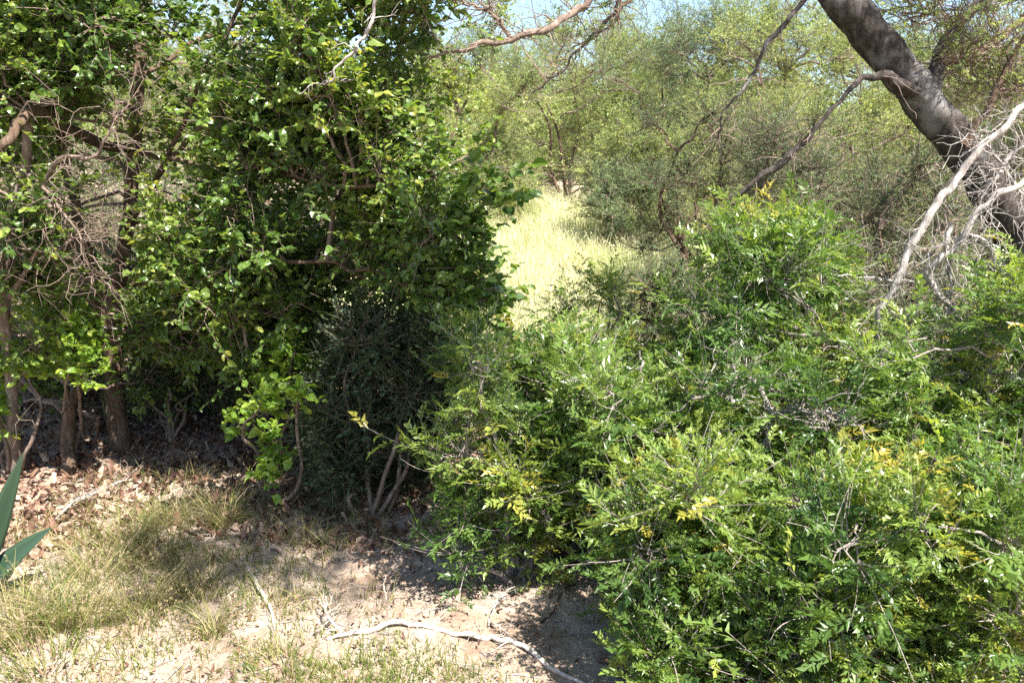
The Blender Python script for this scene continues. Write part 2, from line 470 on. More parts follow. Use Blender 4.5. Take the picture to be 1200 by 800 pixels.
def field():
    g = np.random.default_rng(31)
    # the sunlit clearing of tall dry grass
    n = 70000
    y = 6.6 + 15 * g.random(n) ** 1.1; x = y * g.uniform(-.2, .26, n) + g.normal(size=n) * .3
    dens = vnoise(x * 1.4, y * 1.4) + vnoise(x * 4, y * 4) * .6
    k = dens > -.14; x, y, dens = x[k], y[k], dens[k]; n = len(x)
    b = np.stack([x, y, gz(x, y) - .01], 1)
    mb = MB()
    rn = np.clip(.55 + vnoise(x * 2.2 + 3, y * 1.3) * 1.2 + g.normal(size=n) * .2, 0, 1)
    P = blades(g, mb, b, g.uniform(.2, .5, n) * (1 + dens[:] * .7), .0035 + .002 * g.random(n), np.clip(g.normal(.35, .2, n), .05, 1), 0, rn, 3)
    i = g.integers(0, n, 9000); seed_heads(g, mb, P[i], 5, .03, 0)
    tag(mb.build('dry_grass', [M['straw']]), 'tall pale dry grass filling the sunlit clearing', 'grass', kind='stuff')
    # sparse thin grass over the rest of the back
    n = 60000
    y = 5 + 16 * g.random(n); x = y * g.uniform(-.8, .8, n)
    k = vnoise(x * .9 + 5, y * .9) > -.1; x, y = x[k], y[k]; n = len(x)
    mb = MB(); blades(g, mb, np.stack([x, y, gz(x, y) - .01], 1), g.uniform(.1, .4, n), .003 + .002 * g.random(n), np.clip(g.normal(.4, .2, n), .05, 1), 0, g.random(n), 3)
    tag(mb.build('undergrowth', [M['grass']]), 'thin green grass growing between the shrubs behind', 'grass', kind='stuff')
    # green film at the lower edge
    n = 3000
    x = g.normal(-.42, .22, n); y = g.normal(2.28, .13, n)
    xb = g.normal(-1.28, .35, 5000); yb = g.normal(2.75, .34, 5000)
    x = np.concatenate([x, xb]); y = np.concatenate([y, yb]); n = len(x)
    k = vnoise(x * 9, y * 9) > -.08; x, y = x[k], y[k]; n = len(x)
    mb = MB(); blades(g, mb, np.stack([x, y, gz(x, y) - .005], 1), g.uniform(.015, .07, n), .0012 + .0008 * g.random(n), np.clip(g.normal(.5, .3, n), .05, 1.2), 0, g.random(n), 3)
    tag(mb.build('short_grass', [M['grass']]), 'low green grass seedlings on the bare sand in front', 'grass', kind='stuff')
field()

def litter():
    g = np.random.default_rng(77)
    n = 60000
    y = 1.9 + 5.6 * g.random(n) ** 1.15; x = g.uniform(-3.4, 3.6, n)
    d = .42 + .6 * np.clip((y - 3.0) / .5, 0, 1) + (x > .45) * .5 - (vnoise(x * 3, y * 3) < 0) * .3
    k = g.random(n) < d * .85; x, y = x[k], y[k]; n = len(x)
    p = np.stack([x, y, gz(x, y) + .002 + .012 * g.random(n)], 1)
    dr = g.normal(size=(n, 3)); dr[:, 2] *= .25
    mb = MB(); put(mb, wavy(tpl_broad(.3, .16, -.2), g, 6, .08), p, dr, np.array([0, 0, 1.0]) + g.normal(size=(n, 3)) * .5, g.uniform(.007, .034, n) * (1 + .5 * (y > 3.2)) * np.where((y < 3.1) & (x < .5), .6, 1), 0, g.random(n))
    # broken twiglets
    m = 5200; yy = 1.9 + 4 * g.random(m); xx = g.uniform(-2.6, 3, m)
    a = np.stack([xx, yy, gz(xx, yy) + .004], 1); az = g.random(m) * 2 * PI; L = g.uniform(.02, .12, m)
    b = a + np.stack([np.cos(az), np.sin(az), g.normal(size=m) * .08], 1) * L[:, None]; b[:, 2] = gz(b[:, 0], b[:, 1]) + .006
    tubes(mb, strands(g, a, b, 4, .1), np.full((m, 4), .0012) * g.uniform(.6, 1.8, m)[:, None], 3, 1)
    tag(mb.build('leaf_litter', [M['litter'], M['pale']]), 'brown fallen leaves and twiglets scattered over the soil', 'leaf litter', kind='stuff')
    # clods and grit
    n = 14000
    y = 1.9 + 2.6 * g.random(n); x = g.uniform(-1.9, 1.2, n)
    c = np.stack([x, y, gz(x, y)], 1); s = .003 + .011 * g.random(n) ** 4
    ico = np.array([(1, 0, 0), (-1, 0, 0), (0, 1, 0), (0, -1, 0), (0, 0, 1), (0, 0, -1)], float)
    F = np.array([(0, 2, 4, 4), (2, 1, 4, 4), (1, 3, 4, 4), (3, 0, 4, 4), (2, 0, 5, 5), (1, 2, 5, 5), (3, 1, 5, 5), (0, 3, 5, 5)])
    V = c[:, None] + ico[None] * s[:, None, None] * g.uniform(.6, 1.3, (n, 6, 1))
    mb = MB(); mb.add(V, F[None] + (np.arange(n) * 6)[:, None, None])
    tag(mb.build('grit', [M['soil']]), 'small crumbs of pale soil strewn over the bare sand', 'grit', kind='stuff')
litter()

def grass_mat_left():
    g = np.random.default_rng(91); n = 7000
    x = g.uniform(-2.3, -.45, n); y = g.uniform(2.2, 4.0, n)
    edge = (x + .62) * 1.2 + (2.75 - y) * .5 + vnoise(x * 4, y * 4) * .9
    k = (edge < .02) & (vnoise(x * 8 + 3, y * 8) + .8 * vnoise(x * 20, y * 20) > -.02 + 1.2 * np.clip(2.7 - y, 0, .4)); x, y = x[k], y[k]; n = len(x)
    b = np.stack([x, y, gz(x, y) - .005], 1); mb = MB(); m = g.random(n) < .5
    for q, w in ((0, m), (1, ~m)):
        P = blades(g, mb, b[w], g.uniform(.03, .17, w.sum()), .0009 + .001 * g.random(w.sum()), np.clip(g.normal(.8, .35, w.sum()), .1, 1.6), q, g.random(w.sum()), 4)
    seed_heads(g, mb, P[::20], 7, .008, 1)
    tag(mb.build('grass_mat', [M['grass'], M['seeding']]), 'matted thin green and dry grass over litter at the lower left', 'grass', kind='stuff')
grass_mat_left()

# ------------------------------------------------------------------ background trees and bushes
def back_tree(name, cat, px, Y, top, wpx, label, leafmat='fine', group='trees and bushes beyond the clearing', low=0.1, seed=0,
              ncl=16, dens=1., stems=3, wide=1.12, bare=0., ls=.05, kind='sprig', r_st=.05, twm='twig'):
    g = np.random.default_rng(300 + seed)
    c = W(px, 300, Y); base = on_ground(c[0], Y)
    topz = W(px, top, Y)[2]; H = topz - base[2]; rw = wide * wpx / 2 / FPX * Y; ncl = int(ncl * 1.35)
    t = thing(name, base, label, cat, group)
    cl = []
    for _ in range(ncl):
        a = g.random() * 2 * PI; q = math.sqrt(g.random()) * .85; zz = low + (1 - low) * g.random() ** 1.0
        prof = math.sqrt(max(.08, 1 - ((zz - .45) / .62) ** 2))
        r = rw * g.uniform(.26, .42)
        z = base[2] + H * zz - r * .6
        cl.append([base[0] + rw * q * prof * math.cos(a), Y + rw * .75 * q * prof * math.sin(a), max(z, base[2] + r * .5), r, r, r * .8])
    cl = np.array(cl)
    skel = []
    for s in range(stems):
        a = g.random() * 2 * PI
        p0 = base + np.array([math.cos(a), math.sin(a), 0]) * r_st * 1.6 * (stems > 1)
        e = base + np.array([math.cos(a) * rw * .38, math.sin(a) * rw * .3, H * g.uniform(.45, .7)])
        P, R = limb_path([p0 - [0, 0, .05], p0 * .7 + e * .3 + g.normal(size=3) * .04 * H * [1, 1, 0], p0 * .35 + e * .65 + g.normal(size=3) * .04 * H * [1, 1, 0], e], [r_st, r_st * .75, r_st * .55, r_st * .3], 5, .01, g)
        mb = MB(); tubes(mb, P, R, 7, 0, rough=.1, rg=g); mb.build('trunk' if stems == 1 else 'stem', [M['brown']], t, True)
        skel.append(P)
    skel = np.vstack(skel)
    mb = MB()
    tp = [tpl_sprig(g, 5, .17) for _ in range(5)]; ls = ls * .78
    foliage(g, mb, cl, skel, tp, nb=int(11 * dens), nt=9, tl=rw * .2 + .12, nl=7, ls=ls, lm=0, wm=1, r_limb=.02, r_sec=.008, r_tw=.0035, vary=.5, bare=bare, young=.2)
    mb.build('crown', [M[leafmat], M[twm]], t)
    return t

K = 0
def bt(*a, **k):
    global K; K += 1
    return back_tree(*a, seed=K, **k)

bt('thorn_tree', 'tree', 545, 15, 30, 210, 'yellow green tree at the back left of the clearing, half hidden by the broadleaf tree', ls=.11, ncl=18)
bt('thorn_tree', 'tree', 665, 19, 4, 230, 'pale green bushy tree directly behind the dry grass, lowest of its row', ls=.12, ncl=20)
bt('thorn_tree', 'tree', 790, 17, -8, 240, 'light green thorn tree rising behind the grey green thorn bush with dark stems', 'grey', ls=.12, ncl=20)
bt('thorn_tree', 'tree', 925, 15, -15, 240, 'yellow green thorn tree filling the gap left of the leaning trunk', ls=.11, ncl=22)
bt('thorn_tree', 'tree', 1075, 13, 0, 230, 'olive thorn tree behind the upper right side of the leaning trunk', ls=.10, ncl=20)
bt('thorn_tree', 'tree', 1195, 11, 40, 200, 'brownish green thorn tree at the right edge behind the bare twigs', ls=.09, ncl=16, bare=.35)
bt('thorn_tree', 'tree', 610, 30, 18, 170, 'small distant tree under the patch of open sky', ls=.16, ncl=16, group='far treeline')
bt('thorn_tree', 'tree', 715, 27, -12, 190, 'distant tree rising above the pale bushy tree behind the clearing', ls=.16, ncl=18, group='far treeline')
bt('thorn_tree', 'tree', 845, 25, -15, 190, 'distant light green tree touching the sky right of centre', ls=.15, ncl=18, group='far treeline')
bt('thorn_tree', 'tree', 480, 24, 30, 200, 'distant tree seen only through gaps at the right side of the broadleaf crown', ls=.15, ncl=14, group='far treeline')
bt('bush', 'bush', 250, 13, -15, 300, 'taller pale bush far behind the middle of the broadleaf tree', 'fine', ls=.09, ncl=18, stems=4)
bt('bush', 'bush', 20, 12, 0, 300, 'taller pale bush far behind the left edge of the broadleaf tree', 'fine', ls=.09, ncl=18, stems=4)
bt('thorn_tree', 'tree', 1000, 19, -15, 230, 'pale thorn tree seen just under the top of the leaning trunk', ls=.12, ncl=20)
bt('thorn_tree', 'tree', 1150, 17, 5, 230, 'pale thorn tree far behind the upper right twigs', ls=.12, ncl=20)
bt('thorn_bush', 'bush', 740, 13, 130, 140, 'pale bush behind the right half of the dry grass', 'fine', ls=.09, ncl=14, stems=4)
bt('thorn_bush', 'bush', 570, 16, 140, 120, 'dull yellow green bush behind the left half of the dry grass', 'fine', ls=.09, ncl=14, stems=4)
bt('thorn_bush', 'bush', 880, 11, 110, 180, 'pale green bush between the thorn bush with dark stems and the fine leaved bush', 'fine', ls=.07, ncl=16, stems=4)
bt('thorn_bush', 'bush', 1010, 9, 120, 190, 'yellowish bush behind the broken side limb, near the leaning trunk', 'fine', ls=.06, ncl=18, stems=4)
bt('thorn_bush', 'bush', 1150, 8.5, 110, 190, 'brown green bush behind the foot of the leaning trunk', 'grey', ls=.06, ncl=18, stems=4, bare=.2)
bt('bush', 'bush', 30, 5.6, 370, 190, 'low sunlit bush behind the lime green saplings at the left', 'fine', ls=.045, ncl=12, stems=4, r_st=.015, bare=.3)
bt('bush', 'bush', 330, 10, 130, 300, 'pale grey green bush glimpsed through the middle of the broadleaf tree', 'grey', ls=.07, ncl=18, stems=4, bare=.2)
bt('bush', 'bush', 130, 9, 150, 260, 'grey green bush glimpsed behind the twin stems of the broadleaf tree', 'grey', ls=.07, ncl=16, stems=4, bare=.2)
bt('bush', 'bush', -20, 7.5, 120, 240, 'sunlit twiggy bush behind the left edge of the broadleaf tree', 'fine', ls=.06, ncl=14, stems=4, bare=.5)
bt('thorn_bush', 'bush', 805, 9, 85, 165, 'grey green thorn bush with dark stems beside the right edge of the clearing', 'grey', ls=.055, ncl=14, stems=7, r_st=.035, dens=.8, group='bushes behind the feathery shrubs', twm='brown')
bt('thorn_bush', 'bush', 935, 7.6, 125, 210, 'grey green fine leaved bush under the broken side limb of the leaning tree', 'grey', ls=.05, ncl=22, stems=5, r_st=.025, group='bushes behind the feathery shrubs')
bt('thorn_bush', 'bush', 1070, 6.2, 165, 190, 'dark green bush behind the pale forked dead branch', 'grey', ls=.045, ncl=18, stems=4, r_st=.022, group='bushes behind the feathery shrubs')
bt('thorn_bush', 'bush', 1215, 6.6, 250, 170, 'dark bush at the right edge behind the foot of the leaning trunk', 'grey', ls=.045, ncl=14, stems=3, r_st=.022, group='bushes behind the feathery shrubs')
bt('low_bush', 'bush', 765, 6.6, 270, 110, 'low dull green bush at the near right corner of the dry grass', 'grey', ls=.045, ncl=10, stems=3, r_st=.015, group='bushes behind the feathery shrubs')
bt('low_bush', 'bush', 555, 15, 175, 90, 'small pale bush standing in the grass at the back of the clearing on its left', 'fine', ls=.07, ncl=9, stems=3, r_st=.015)
bt('low_bush', 'bush', 720, 12.5, 175, 110, 'small grey green bush at the back right of the dry grass', 'grey', ls=.08, ncl=10, stems=3, r_st=.015)

def scrub():
    g = np.random.default_rng(71); mb = MB()
    n = 230; y = g.uniform(27, 75, n); x = y * g.uniform(-1.0, 1.0, n)
    r = g.uniform(1.2, 2.4, n); z = terrain(x, y)
    i = np.repeat(np.arange(n), 900); N = len(i)
    d = unit(g.normal(size=(N, 3))); d[:, 2] = np.abs(d[:, 2]) * 1.5 - .35
    q = g.uniform(.55, 1.05, N)[:, None] * (1 + .3 * np.sin(d[:, :1] * 7 + i[:, None]) * np.cos(d[:, 1:2] * 6 + i[:, None]))
    p = np.stack([x, y, z + r * .7], 1)[i] + d * q * r[i, None]
    put(mb, tpl_sprig(g, 5, .3), p, g.normal(size=(N, 3)) + [0, 0, .4], g.normal(size=(N, 3)), g.uniform(.3, .6, N), 0, np.clip(g.random(n)[i] * .6 + g.random(N) * .4, 0, 1))
    tag(mb.build('distant_scrub', [M['fine']]), 'hazy mass of distant green scrub on the rising ground', 'scrub', kind='stuff')
scrub()

# ------------------------------------------------------------------ the broadleaf tree on the left
def broadleaf():
    g = np.random.default_rng(4)
    base = G(142, 528)
    t = thing('broadleaf_tree', base, 'large dark green broadleaf tree with twin brown stems filling the left half', 'tree')
    Y = base[1]
    def P3(l): return [W(*p) if p[1] is not None else p for p in l]
    trunk = [base - [0, 0, .08], W(136, 470, Y), W(133, 400, Y), W(140, 340, Y), W(150, 260, Y), W(156, 180, Y), W(162, 90, Y), W(175, -20, Y + .1), W(200, -160, Y + .2)]
    P, R = limb_path(trunk, [.068, .055, .047, .042, .038, .034, .03, .026, .016], 8, .008, g)
    mb = MB(); tubes(mb, P, R, 10, 0, rough=.13, rg=g); mb.build('trunk', [M['brown']], t, True)
    sk = [P[16:]]
    limbs = [
        ([G(70, 562) - [0, 0, .05], W(78, 505, 4.15), W(96, 445, 4.2), W(118, 390, 4.25), W(112, 330, 4.25), W(92, 250, 4.2), W(70, 150, 4.1), W(40, 60, 4.), W(10, -60, 4)], [.045, .04, .035, .032, .03, .028, .024, .02, .012]),
        ([W(150, 260, Y), W(190, 200, Y - .2), W(260, 140, Y - .4), W(340, 80, Y - .5), W(430, 30, Y - .5), W(520, -40, Y - .5)], [.035, .03, .026, .022, .018, .01]),
        ([W(156, 180, Y), W(230, 190, Y - .4), W(320, 200, Y - .7), W(420, 215, Y - .9), W(500, 230, Y - 1), W(560, 250, Y - 1)], [.03, .026, .022, .018, .014, .008]),
        ([W(140, 340, Y), W(210, 320, Y - .4), W(300, 305, Y - .7), W(390, 310, Y - .8), W(470, 330, Y - .9), W(545, 350, Y - .9)], [.03, .026, .022, .018, .013, .008]),
        ([W(160, 110, Y), W(120, 60, Y - .3), W(85, 50, Y - .6), W(84, 10, Y - .7), W(90, -60, Y - .7)], [.03, .026, .022, .018, .012]),
        ([W(156, 180, Y), W(100, 160, Y - .4), W(40, 130, Y - .8), W(10, 160, Y - 1), W(-30, 220, Y - 1)], [.03, .03, .028, .022, .015]),
        ([W(162, 90, Y), W(250, 40, Y + .3), W(350, 0, Y + .6), W(450, -60, Y + .8)], [.03, .026, .02, .012]),
        ([W(190, 200, Y - .2), W(240, 90, Y - .5), W(280, 0, Y - .6), W(300, -120, Y - .6)], [.024, .02, .016, .01]),
        ([W(150, 260, Y), W(230, 250, Y + .6), W(330, 230, Y + 1.1), W(450, 180, Y + 1.3)], [.03, .026, .02, .012]),
    ]
    for q, (pts, rr) in enumerate(limbs):
        P, R = limb_path(pts, rr, 8, .022, g)
        mb = MB(); tubes(mb, P, R * (.9 if q in (0, 4, 5) else .5), 8, 0, rough=.12, rg=g); mb.build('limb', [M['brown']], t, True); sk.append(P[8:])
    sk = np.vstack(sk)
    poly = [(-60, -110), (520, -110), (548, 30), (495, 110), (500, 170), (520, 210), (530, 260), (520, 300), (540, 330), (530, 360), (490, 350), (440, 370), (380, 330), (300, 400), (200, 380), (160, 330), (110, 240), (60, 190), (-60, 160)]
    front = [(330, -60), (515, -60), (525, 40), (495, 110), (505, 170), (530, 230), (545, 250), (535, 290), (565, 330), (555, 375), (470, 320), (400, 320), (350, 240)]
    cl = np.vstack([clumps_in(g, poly, 96, 3.6, 5.0, .24), clumps_in(g, [(-60, -60), (110, -60), (110, 120), (60, 150), (-60, 180)], 22, 3.5, 4.8, .2), clumps_in(g, [(-60, 180), (190, 180), (190, 470), (-60, 470)], 18, 5.0, 5.6, .22), clumps_in(g, [(-60, 180), (100, 150), (120, 330), (-60, 400)], 16, 3.9, 5.2, .18), clumps_in(g, [(-60, -40), (120, -40), (110, 470), (-60, 470)], 22, 3.5, 4.0, .15), clumps_in(g, [(170, 60), (420, 60), (400, 360), (200, 420)], 22, 3.5, 4.0, .16), clumps_in(g, [(170, 300), (380, 300), (400, 400), (330, 450), (170, 450)], 30, 3.9, 5.2, .2), clumps_in(g, [(350, 310), (500, 310), (490, 410), (360, 410)], 14, 4.0, 5.0, .2), clumps_in(g, front, 44, 3.3, 3.9, .16),
                    clumps_in(g, [(40, 360), (260, 380), (260, 470), (60, 470)], 8, 3.9, 5.0, .2)])
    u = 600 + FPX * cl[:, 0] / (cl[:, 1] * cp - (cl[:, 2] - CAM_H) * sp)
    cl = cl[~((abs(u - 132) < 44) & (cl[:, 1] < 4.95) & (cl[:, 2] < 1.95) & (cl[:, 2] > .1))]; u = 600 + FPX * cl[:, 0] / (cl[:, 1] * cp - (cl[:, 2] - CAM_H) * sp)
    cl = cl[~((abs(u - 142) < 42) & (cl[:, 1] < 4.75) & (cl[:, 2] < 1.9))]
    mb = MB()
    foliage(g, mb, cl, sk, wavy(tpl_broad(.38), g, 6), nb=7, nt=6, tl=.22, nl=10, ls=.034, up=.25, droop=.02, r_limb=.011, r_sec=.005, r_tw=.0018, vary=.5, young=.3, spread=1.25, bare=.1)
    mb.build('crown', [M['broad'], M['twig']], t)
    # sprays that stick out against the clearing
    mb = MB()
    sp_ = [(545, 250, 3.4), (575, 290, 3.4), (590, 320, 3.4), (580, 375, 3.4), (540, 330, 3.4), (550, 390, 3.4), (570, 350, 3.4), (560, 205, 3.25), (590, 195, 3.2), (585, 240, 3.2), (610, 225, 3.15), (545, 270, 3.3), (565, 360, 3.3), (590, 345, 3.25), (560, 320, 3.3)]
    for q in sp_:
        c = W(*q); foliage(g, mb, [[*c, .05, .05, .05]], W(q[0] - 60, q[1] - 5, q[2] + .1)[None], tpl_broad(.42), nb=3, nt=3, tl=.10, nl=6, ls=.04, droop=.1, up=.1, r_limb=.003, r_sec=.0018, r_tw=.001, young=.1)
    mb.build('leaf_spray', [M['broad'], M['twig']], t)
broadleaf()

# ------------------------------------------------------------------ shrubs in front
def shrub(name, cat, px, py, poly, n, Y0, Y1, r, label, tpl, leafmat, group=None, seed=0, wood='twig', young=.35, nst=None, **kw):
    g = np.random.default_rng(600 + seed)
    base = G(px, py); base[2] = float(gz(base[0], base[1]))
    t = thing(name, base, label, cat, group)
    cl = clumps_in(g, poly, n, Y0, Y1, r)
    ns = nst or min(6, len(cl))
    order = g.permutation(len(cl))[:ns]; sk = [base[None] + [[0, 0, .03]]]
    for i in order:
        a = g.random() * 2 * PI; b = base + np.array([math.cos(a), math.sin(a), 0]) * .04; b[2] -= .03
        c = cl[i, :3]
        m1 = b * .6 + c * .4 + g.normal(size=3) * .05; m1[2] = max(m1[2], base[2] + .08)
        m2 = b * .25 + c * .75 + g.normal(size=3) * .05
        P, R = limb_path([b, m1, m2, c], [.013, .010, .007, .004], 7, .01, g)
        mb = MB(); tubes(mb, P, R, 6, 0, rough=.1, rg=g); mb.build('stem', [M[wood]], t, True); sk.append(P[7:])
    mb = MB(); kw.setdefault('r_limb', .006); kw.setdefault('r_sec', .003); kw.setdefault('r_tw', .0013)
    foliage(g, mb, cl, np.vstack(sk), tpl, young=young, **kw)
    mb.build('foliage', [M[leafmat], M[wood]], t)
    return t

_g = np.random.default_rng(8); FR = jit(tpl_frond(5, .40, .068, ang=48), _g, 5); FR2 = jit(tpl_frond(6, .36, .058, ang=44), _g, 5)
GR = 'feathery leaved shrubs in the right foreground'
fk = dict(tpl=FR, leafmat='frond', group=GR, nb=5, nt=5, tl=.18, nl=5, ls=.066, up=.4, spread=1.35, vary=.65, young=.18, r_tw=.0018, r_sec=.0035, bare=.22, wood='greytwig')
shrub('feathery_shrub', 'shrub', 605, 668, [(510, 450), (560, 415), (660, 430), (730, 520), (730, 590), (640, 650), (560, 668), (515, 650), (530, 560)], 44, 2.75, 3.5, .125,
      'yellow green feathery shrub jutting over the bare sand, nearest shrub left of centre', seed=1, **fk)
shrub('feathery_shrub', 'shrub', 690, 545, [(600, 430), (700, 410), (790, 400), (800, 480), (740, 540), (630, 520)], 40, 3.7, 4.6, .13,
      'feathery shrub at the foot of the dry grass clearing', seed=2, **fk)
shrub('feathery_shrub', 'shrub', 900, 590, [(780, 380), (800, 310), (880, 268), (960, 275), (1010, 340), (1010, 430), (1000, 540), (880, 560), (790, 500)], 62, 3.1, 4.3, .12,
      'tall feathery shrub with golden tipped shoots below the broken side limb', seed=3, **{**fk, 'young': .38})
shrub('feathery_shrub', 'shrub', 1110, 620, [(1000, 400), (1040, 400), (1130, 400), (1180, 330), (1260, 330), (1260, 560), (1100, 580), (1010, 560)], 62, 2.8, 4.0, .12,
      'bright feathery shrub against the right edge under the forked dead branch', seed=4, **{**fk, 'young': .3})
shrub('feathery_shrub', 'shrub', 800, 775, [(720, 600), (760, 570), (880, 580), (900, 700), (880, 830), (750, 830), (740, 720)], 40, 2.05, 2.85, .095,
      'feathery shrub spilling across the bottom edge right of the bleached stick', seed=5, **{**fk, 'ls': .07, 'tpl': FR2})
shrub('feathery_shrub', 'shrub', 1060, 800, [(900, 600), (1020, 580), (1250, 580), (1250, 850), (900, 850)], 66, 1.9, 2.85, .10,
      'large fronded shrub in the bottom right corner', seed=6, **{**fk, 'ls': .075, 'tpl': FR2})
shrub('feathery_shrub', 'shrub', 800, 640, [(650, 470), (800, 440), (1010, 480), (1010, 640), (840, 680), (680, 640)], 68, 2.7, 3.8, .12,
      'darker feathery shrub in the middle of the right thicket, around the dead twigs', seed=7, **fk)
shrub('feathery_shrub', 'shrub', 530, 500, [(470, 350), (520, 320), (560, 380), (570, 430), (520, 450), (470, 430)], 18, 4.3, 5.0, .16,
      'pale olive feathery shrub between the broadleaf crown and the dry grass', seed=8, **{**fk, 'leafmat': 'fine'})
shrub('feathery_shrub', 'shrub', 720, 470, [(630, 375), (720, 340), (740, 380), (640, 400)], 5, 4.8, 5.4, .08,
      'small feathery shrub whose sprays stand out against the dry grass', seed=9, **fk)
# dark understorey
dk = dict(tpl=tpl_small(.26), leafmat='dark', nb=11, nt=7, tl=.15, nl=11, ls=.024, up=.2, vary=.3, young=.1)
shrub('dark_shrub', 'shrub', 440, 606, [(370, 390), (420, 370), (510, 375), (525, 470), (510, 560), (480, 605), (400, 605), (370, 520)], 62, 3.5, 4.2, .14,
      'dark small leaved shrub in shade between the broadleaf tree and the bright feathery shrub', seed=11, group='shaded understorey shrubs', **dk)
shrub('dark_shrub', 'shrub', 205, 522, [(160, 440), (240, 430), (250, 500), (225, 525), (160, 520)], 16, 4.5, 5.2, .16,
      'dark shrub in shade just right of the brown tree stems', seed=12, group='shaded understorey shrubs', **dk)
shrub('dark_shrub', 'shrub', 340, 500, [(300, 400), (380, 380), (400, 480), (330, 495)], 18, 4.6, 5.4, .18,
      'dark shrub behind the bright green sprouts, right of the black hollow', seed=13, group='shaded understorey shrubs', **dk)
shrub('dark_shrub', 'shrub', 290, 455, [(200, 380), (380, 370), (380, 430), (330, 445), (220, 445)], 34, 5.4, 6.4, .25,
      'dark shrub added behind the black hollow to deepen its shade', seed=14, group='shaded understorey shrubs', **dk)  # added as a dark backing, shade put into the hollow by its leaf colour
# bright broadleaf sprouts
bk = dict(tpl=wavy(tpl_broad(.42), _g, 5), leafmat='lime', nb=4, nt=3, tl=.10, nl=5, ls=.042, up=.35, r_limb=.003, r_sec=.002, r_tw=.001, nst=3)
GS = 'bright green saplings under the broadleaf tree'
shrub('sapling', 'sapling', 318, 590, [(280, 465), (360, 460), (365, 565), (300, 580)], 8, 3.3, 3.75, .06, 'bright green sapling with round leaves in front of the black hollow', seed=21, group=GS, **bk)
shrub('sapling', 'sapling', 75, 540, [(40, 395), (110, 375), (115, 450), (50, 470)], 12, 3.8, 4.2, .07, 'sunlit lime green sapling left of the brown stems', seed=22, group=GS, **bk)
shrub('sapling', 'sapling', 15, 560, [(-20, 430), (30, 420), (40, 500), (-20, 510)], 9, 3.8, 4.2, .07, 'lime green sapling at the left edge above the succulent', seed=23, group=GS, **bk)
shrub('sapling', 'sapling', 330, 545, [(300, 410), (350, 405), (360, 450), (310, 450)], 7, 3.8, 4.0, .06, 'taller sapling with yellow green leaves hanging over the black hollow', seed=24, group=GS, **bk)

